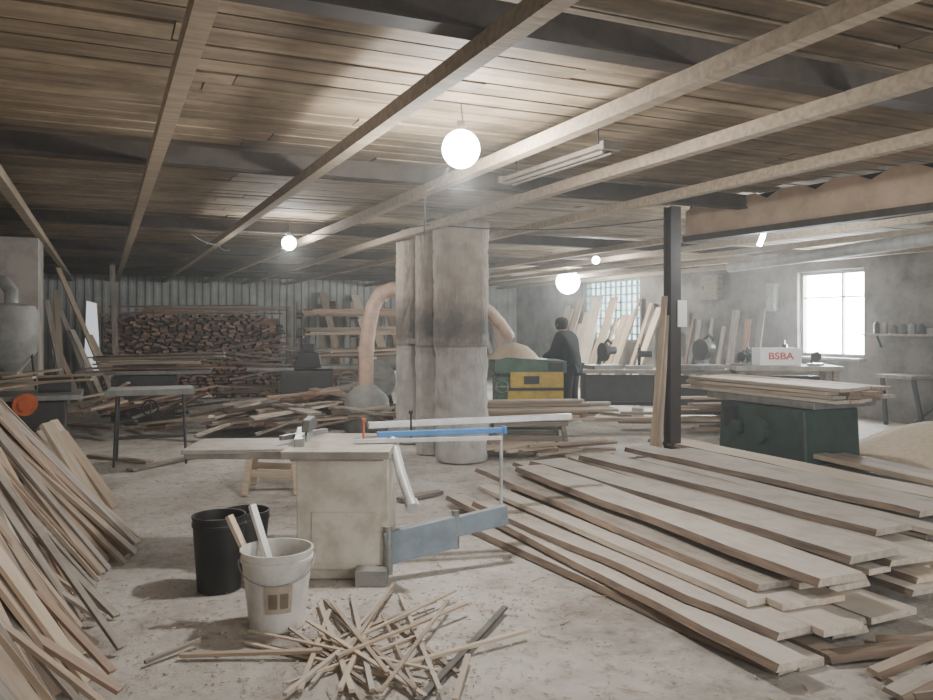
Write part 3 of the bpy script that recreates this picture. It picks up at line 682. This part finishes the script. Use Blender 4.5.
mb=MB(); mb.cyl((0,-.2,.62),(0,.15,.62),.33,seg=32); mb.cyl((.1,0,.85),(.5,-.1,.95),.13); part('blower_housing',mb,M_lgrey,e,True)
for sx in(-1,1):
    mb=MB(); mb.bar((sx*.2,0,.4),(sx*.3,0,0),.06,.06); part('stand_leg',mb,M_black,e)
for k in range(64):
    x=R(-3.2,-1.0); y=R(10.2,12.0); a=R(-.8,.8) if random.random()<.75 else R(0,3); L=R(.4,1.4); z=.03+.009*k*(1-abs(x+2.1)/2.0)
    z=max(.03,z); dv=Vector((math.cos(a),math.sin(a),0))*L/2
    board(Vector((x,y,z))-dv,Vector((x,y,z+R(0,.2)))+dv,R(.05,.26),.03,random.choice([M_pale,M_pale,M_fresh,M_tan,M_grey,M_red,M_fire]),label='loose board in a jumbled timber heap',group='jumbled timber heap')

# ---------------------------------------------------------------- centre machine
e=thing('thicknesser','green thicknessing machine with yellow front panel','machine',(.9,11.9,0),.06); e.scale=(1,1,.94)
mb=MB(); mb.box((0,0,.40),(.96,.8,.80)); part('machine_body',mb,M_green2,e,bevel=.006)
mb=MB(); mb.prism([(-.52,.86),(.52,.86),(.52,1.04),(-.35,1.10),(-.52,1.04)],-.42,.42); part('top_hood',mb,M_green2,e,bevel=.006)
mb=MB(); mb.box((0,0,.83),(.9,.7,.06)); part('cutter_gap',mb,M_black,e)
for x,cz,ww,hh in((.08,.76,.76,.24),(.06,.50,.8,.2)):
    mb=MB(); mb.box((x,-.45,cz),(ww,.06,hh)); part('front_panel',mb,M_yellow,e,bevel=.006,label='yellow painted front panel')
mb=MB(); mb.box((.06,-.46,.62),(.80,.08,.04)); part('feed_slot',mb,M_black,e)
mb=MB(); mb.box((.0,-.49,.76),(.22,.02,.12)); part('panel_plate',mb,M_black,e)
mb=MB(); mb.tube([(-.42+.09*math.cos(a*math.pi/8),-.49,.66+.09*math.sin(a*math.pi/8)) for a in range(17)],.012,8,False); mb.bar((-.5,-.49,.66),(-.34,-.49,.66),.015,.015); mb.cyl((-.42,-.49,.66),(-.42,-.39,.66),.014); part('handwheel',mb,M_metal,e,True)
mb=MB(); mb.box((.36,-.44,.96),(.2,.04,.12)); part('switch_box',mb,M_black,e,bevel=.004)
mb=MB(); mb.box((0,-.75,.42),(.7,.6,.05)); part('feed_table',mb,M_metal,e,bevel=.005)
mb=MB(); mb.lathe([(.4,1.0),(.33,1.09),(.2,1.19),(.02,1.24)],(-.2,0,0),20,.3); solo('sawdust_heap',mb,M_sawdust,'sawdust heaped on top of the green machine','sawdust',(.9,11.9,0),.06,True)
trestle(Vector((.75,9.8,0)),.1,.9,.5,.34,M_grey,'low trestle carrying a stack of boards')
for k in range(6):
    for j in range(4):
        y=9.6+.15*j+R(-.02,.02); x0=.1+R(-.12,.12); z=.36+.036*k
        if k>=4 and j<2: continue
        board((x0,y,z),(x0+R(1.3,1.7),y+.17,z),.13,.03,random.choice([M_pale,M_tan,M_red,M_fresh]),label='board in a neat stack on a low trestle',group='boards stacked on the trestle')
for k in range(16):
    x=R(.3,1.5); y=R(9.0,9.4); z=.02+.008*k; a=R(-.3,.6); L=R(.5,1.0); dv=Vector((math.cos(a),math.sin(a),0))*L/2
    board(Vector((x,y,z))-dv,Vector((x,y,z+.02))+dv,R(.05,.12),.025,random.choice([M_tan,M_fresh,M_red]),label='offcut lying in front of the board stack',group='offcuts by the board stack')

# ---------------------------------------------------------------- person
def skin_obj(name,verts,edges,rad,mat,parent,root=0):
    me=bpy.data.meshes.new(name); me.from_pydata(verts,edges,[]); me.materials.append(mat)
    o=bpy.data.objects.new(name,me); link(o); o.parent=parent
    o.modifiers.new('skin','SKIN')
    sv=me.skin_vertices[0].data
    for i,r in enumerate(rad):
        r=r if isinstance(r,tuple) else (r,r); sv[i].radius=r; sv[i].use_root=(i==root)
    sb=o.modifiers.new('sub','SUBSURF'); sb.levels=2; sb.render_levels=2
    o.modifiers['skin'].use_smooth_shade=True
    return o
e=thing('person','person in black jacket bending over a workbench','person',(1.63,12.5,0),1.0); e.scale=(.95,.95,.955)
V=[(0,0,.93),(0,.03,1.1),(0,.08,1.3),(0,.13,1.43),(0,.17,1.49),(0,.2,1.58),(0,.295,1.545)]
Ed=[(0,1),(1,2),(2,3),(3,4),(4,5),(5,6)]; Rr=[(.12,.09),(.11,.08),(.12,.08),.055,.075,.088,.014]
for sx in(-1,1):
    b=len(V); V+=[(sx*.17,.1,1.36),(sx*.24,.18,1.1),(sx*.18,.42,1.02),(sx*.165,.49,1.0)]; Rr+=[.035,.03,.027,(.036,.02)]; Ed+=[(2,b),(b,b+1),(b+1,b+2),(b+2,b+3)]
    for j,(dx,l) in enumerate([(-.03,.062),(-.01,.075),(.012,.07),(.03,.055)]):
        f=len(V); V+=[(sx*(.165+dx),.52,.995),(sx*(.165+dx),.52+l*.6,.98),(sx*(.165+dx),.52+l,.955)]; Rr+=[.010,.009,.008]; Ed+=[(b+3,f),(f,f+1),(f+1,f+2)]
    f=len(V); V+=[(sx*.12,.46,.99),(sx*.105,.50,.975)]; Rr+=[.012,.010]; Ed+=[(b+2,f),(f,f+1)]
    b=len(V); V+=[(sx*.1,0,.86),(sx*.12,.03,.5),(sx*.12,0,.09),(sx*.12,.12,.04)]; Rr+=[.07,.05,.035,.03]; Ed+=[(0,b),(b,b+1),(b+1,b+2),(b+2,b+3)]
skin_obj('body',V,Ed,Rr,M_skin,e)
V=[(0,0,.80),(0,.0,.95),(0,.03,1.1),(0,.08,1.3),(0,.13,1.46)];Ed=[(0,1),(1,2),(2,3),(3,4)];Rr=[(.23,.18),(.23,.19),(.22,.18),(.23,.18),.10]
for sx in(-1,1):
    b=len(V); V+=[(sx*.19,.1,1.36),(sx*.26,.18,1.1),(sx*.185,.41,1.022)]; Rr+=[.115,.095,.065]; Ed+=[(3,b),(b,b+1),(b+1,b+2)]
skin_obj('jacket',V,Ed,Rr,M_jacket,e)
V=[(0,0,.93)];Ed=[];Rr=[(.165,.125)]
for sx in(-1,1):
    b=len(V); V+=[(sx*.1,0,.86),(sx*.12,.03,.5),(sx*.12,0,.1)]; Rr+=[.125,.10,.085]; Ed+=[(0,b),(b,b+1),(b+1,b+2)]
skin_obj('trousers',V,Ed,Rr,M_trouser,e)
for sx in(-1,1):
    skin_obj('shoe',[(sx*.12,-.03,.05),(sx*.12,.08,.05),(sx*.12,.18,.035)],[(0,1),(1,2)],[.05,.05,.035],M_black,e)
    mb=MB(); mb.lathe([(.001,-.01),(.01,0),(.001,.01)],(sx*.035,.275,1.59),8); part('eye',mb,M_black,e,True)
    mb=MB(); mb.lathe([(.001,-.03),(.012,-.015),(.016,.01),(.001,.03)],(sx*.09,.19,1.57),8); part('ear',mb,M_skin,e,True)
mb=MB(); mb.lathe([(.085,1.50),(.103,1.55),(.112,1.60),(.106,1.65),(.07,1.69),(.001,1.705)],(0,.165,0),24,.05); part('hair',mb,M_hair,e,True)
mb=MB(); mb.box((0,.272,1.525),(.04,.012,.008)); part('mouth',mb,M_redp,e)

# ---------------------------------------------------------------- benches & machines
def bench(loc,rz,L,Wd,h,topm,legm,label):
    e=thing('workbench',label,'workbench',loc,rz)
    mb=MB(); mb.box((0,0,h-.03),(L,Wd,.06)); part('bench_top',mb,topm,e,bevel=.004)
    for sx in(-1,1):
        for sy in(-1,1):
            mb=MB(); mb.bar((sx*(L/2-.08),sy*(Wd/2-.06),h-.06),(sx*(L/2-.08),sy*(Wd/2-.06),0),.07,.07); part('leg',mb,legm,e)
    mb=MB(); mb.bar((-L/2+.08,-Wd/2+.06,h*.3),(L/2-.08,-Wd/2+.06,h*.3),.04,.06); part('stretcher',mb,legm,e)
    mb=MB(); mb.box((0,Wd/2-.08,h*.55),(L-.25,.03,h*.6)); part('back_board',mb,M_dgrey,e)
    return e
def small_machine(loc,rz,mat,label,s=1,name='mitre_saw'):
    e=thing(name,label,'power tool',loc,rz)
    mb=MB(); mb.box((0,0,.03*s),(.5*s,.35*s,.06*s)); part('base',mb,M_metal,e,bevel=.004)
    mb=MB(); mb.cyl((-.03*s,-.02*s,.25*s),(.03*s,-.02*s,.25*s),.14*s,seg=26); part('blade_guard',mb,mat,e,True)
    mb=MB(); mb.cyl((.03*s,.0,.27*s),(.22*s,.02*s,.27*s),.06*s,seg=18); mb.bar((0,.12*s,.06*s),(0,.05*s,.3*s),.05*s,.05*s); part('motor',mb,mat,e,True)
    mb=MB(); mb.tube([(0,-.05*s,.38*s),(0,-.14*s,.44*s),(0,-.22*s,.38*s)],.018*s,10); part('handle',mb,M_black,e,True)
    return e
bench(Vector((2.55,13.2,0)),-.1,1.4,.7,.78,M_tabletop,M_black,'dusty workbench beside the person')
small_machine(Vector((2.25,13.2,.78)),.4,M_black,'black mitre saw on the dusty workbench',1.1)
small_machine(Vector((2.85,13.2,.78)),-.2,M_black,'dark chop saw on the dusty workbench',.9)
bench(Vector((4.35,12.3,0)),-.15,2.4,.7,.82,M_grey,M_grey,'long wooden workbench under the window wall')
small_machine(Vector((3.6,12.3,.82)),.5,M_dgrey,'round guarded saw on the long workbench',1.2)
small_machine(Vector((4.9,12.3,.82)),-.5,M_black,'black saw lying on the long workbench',1.0)
small_machine(Vector((4.25,12.2,.82)),.0,M_green,'green power tool on the long workbench',.8)
bx=Vector((3.95,10.2,0))
mbx=thing('cardboard_box','white carton with red lettering on a stand','box',(bx.x,bx.y,.99),.0)
mb=MB(); mb.box((0,0,.11),(.52,.3,.22)); part('carton',mb,M_paper,mbx,bevel=.004)
cu=bpy.data.curves.new('lettering','FONT'); cu.body='BSBA'; cu.size=.15; cu.align_x='CENTER'; cu.extrude=.001; cu.offset=.003
to=bpy.data.objects.new('tmp',cu); link(to); dg=bpy.context.evaluated_depsgraph_get(); dg.update()
tm=bpy.data.meshes.new_from_object(to.evaluated_get(dg)); bpy.data.objects.remove(to)
lo=bpy.data.objects.new('lettering',tm); link(lo); tm.materials.clear(); tm.materials.append(M_redp); lo.parent=mbx; lo.location=(0,-.152,.08); lo.rotation_euler=(math.pi/2,0,0); lo.scale=(.95,.8,1)
bench(Vector((4.05,10.25,0)),-.1,1.3,.6,.985,M_tabletop,M_grey,'tall stand carrying a white carton')
small_machine(Vector((3.5,10.2,.985)),.3,M_dgrey,'small dark grinder beside the white carton',.45,'bench_grinder')
small_machine(Vector((4.45,10.2,.985)),.9,M_dgrey,'small dark grinder beside the white carton',.45,'bench_grinder')
e=thing('panel_machine','dark green heavy machine loaded with boards','machine',(3.42,8.55,0),ANG+math.pi/2)
mb=MB(); mb.prism([(-.62,0),(.62,0),(.58,.66),(-.58,.66)],-.38,.38); part('machine_body',mb,M_green,e,bevel=.02)
mb=MB(); mb.box((0,0,.72),(1.5,.85,.07)); part('machine_table',mb,M_metal,e,bevel=.006)
for x,r in((0,.14),(.3,.08)):
    mb=MB(); mb.cyl((x,.36,.4),(x,.45,.4),r,seg=24); part('drive_cover',mb,M_green,e,True)
mb=MB(); mb.box((.4,.40,.5),(.16,.06,.22)); part('switch_box',mb,M_black,e,bevel=.004)
for k in range(4):
    for j in range(4):
        t0=-.33+.19*j
        cc=Vector((3.42,8.55,0)); z=.775+.037*k
        a=cc+A1*(1.15+R(-.12,.1))+A2*t0; b=cc-A1*(.95+R(-.1,.12))+A2*(t0+R(-.01,.01)); a.z=b.z=z
        board(a,b,.17,.032,random.choice([M_pale,M_fresh,M_pale,M_red,M_tan]),label='wide board stacked on the green machine',group='boards on the green machine')
board((1.87,8.1,.0),(2.07,8.35,1.8),.06,.03,M_tan,label='narrow board leaning on the steel post',name='leaning_board')
board((1.95,8.15,.0),(2.1,8.38,1.6),.05,.03,M_fresh,label='narrow board leaning on the steel post',name='leaning_board')
for k in range(14):
    s=14.2+.28*k+R(-.06,.06); h=R(1.4,2.2)
    board(W(s+R(-.2,.2),10.3,.02),W(s+R(-.15,.15),11.0,h),R(.14,.34),.03,random.choice([M_pale,M_tan,M_fresh,M_tan]),roll=0,label='tall pale board leaning by the glass block window',group='boards leaning by the glass block window',name='leaning_board')
for k in range(9):
    s=11.0+.33*k; board(W(s,10.6,.02),W(s+R(-.1,.1),10.93,R(1.3,1.9)),R(.08,.2),.03,random.choice([M_grey,M_fire,M_grey]),label='dark board standing at the window wall',group='boards standing at the window wall',name='leaning_board')
for(s,z,ww,hh,m,nm,lb) in[(10.9,2.0,.22,.5,M_lgrey,'electrical_box','grey electrical box on the wall'),(7.4,2.0,.3,.3,M_dull,'electrical_box','dusty electrical box on the wall'),(12.5,2.25,.5,.5,M_grey,'wall_cabinet','wooden tool cabinet on the wall')]:
    e=thing(nm,lb,'cabinet',W(s,T1-.07,z),ANG)
    mb=MB(); mb.box((0,0,0),(.13,ww,hh)); part('box_body',mb,m,e,bevel=.008)
    mb=MB(); mb.box((-.07,0,0),(.012,ww*.88,hh*.88)); mb.box((-.085,ww*.36,0),(.02,.02,.07)); part('box_door',mb,m,e,bevel=.004)
e=thing('wall_shelf','dusty wooden wall shelf with small tins','shelf',W(8.1,T1-.15,1.35),ANG); mb=MB(); mb.box((0,0,0),(.28,1.5,.03)); part('shelf_board',mb,M_grey,e)
for yy in(-.6,.6):
    mb=MB(); mb.bar((.1,yy,-.2),(.0,yy,-.01),.02,.03); part('bracket',mb,M_black,e)
for k in range(9):
    mb=MB(); h=R(.08,.2); r=R(.03,.06); mb.lathe([(.001,0),(r,0),(r,h*.8),(r*.6,h*.9),(r*.5,h),(.001,h)],seg=16); solo('tin_can',mb,random.choice([M_dgrey,M_dull,M_grey,M_lgrey]),'small dusty tin standing on the wall shelf','tin',W(8.1-.6+.15*k,T1-.15,1.35+.016),smooth=True,group='tins on the wall shelf')
e=thing('frame_stand','dark metal table frame with slanting braces','stand',G(905,425)+Vector((.3,0,0)),ANG)
mb=MB(); mb.box((0,0,.74),(1.4,.6,.05)); part('frame_top',mb,M_grey,e)
for sx in(-1,1):
    for sy in(-1,1):
        mb=MB(); mb.bar((sx*.6,sy*.25,.72),(sx*.45,sy*.3,0),.05,.05); part('leg',mb,M_black,e)
mb=MB(); mb.bar((-.6,-.27,.1),(.6,-.27,.66),.04,.04); part('brace',mb,M_black,e)
mb=MB(); pr=[(1.1,-.01),(.95,.1),(.7,.24),(.45,.36),(.2,.44),(.01,.47)]; mb.lathe(pr,seg=40,wob=.25); solo('sawdust_pile',mb,M_sawdust,'pale heap of sawdust on the floor','sawdust',(5.15,8.6,0),smooth=True)
for i,(px,py) in enumerate([(638,422),(722,424)]):
    q=G(px,py); e=thing('paint_tin','small white paint tin on the floor','tin',q)
    mb=MB(); mb.lathe([(.001,0),(.09,0),(.09,.2),(.095,.2),(.095,.215),(.001,.215)],seg=20); part('tin_body',mb,M_white,e,True)
    mb=MB(); mb.tube([(.09*math.cos(a*.314),.0,.2+.06*math.sin(a*.314)) for a in range(11)],.003,6); part('wire_handle',mb,M_metal,e)
e=thing('red_switch_panel','small red switch panel on the corrugated wall','panel',W(S1-.1,9.6,1.5),ANG)
mb=MB(); mb.box((0,0,0),(.3,.1,.5)); part('panel_body',mb,M_redp,e,bevel=.01); mb=MB(); mb.box((0,-.06,.05),(.12,.02,.12)); part('panel_switch',mb,M_white,e)
for(a,b,m) in[((590,395),(690,402),M_pale),((600,412),(650,418),M_fresh),((640,405),(740,412),M_tan),((130,470),(200,455),M_grey),((90,455),(150,462),M_tan),((400,500),(440,492),M_grey)]:
    board(G(a[0],a[1],.02),G(b[0],b[1],.02),.09,.03,m,label='single board lying on the dusty floor')
for k in range(14):
    a=R(-.4,.4); x=R(2.3,4.3); y=R(10.9,11.6); z=.03+.035*k; L=R(1.2,2.2); dv=Vector((math.cos(a*.3),math.sin(a*.3),0))*L/2
    board(Vector((x,y,z))-dv,Vector((x,y,z))+dv,.14,.03,random.choice([M_tan,M_red,M_fresh]),label='board in a heap below the workbench',group='board heap below the workbench')
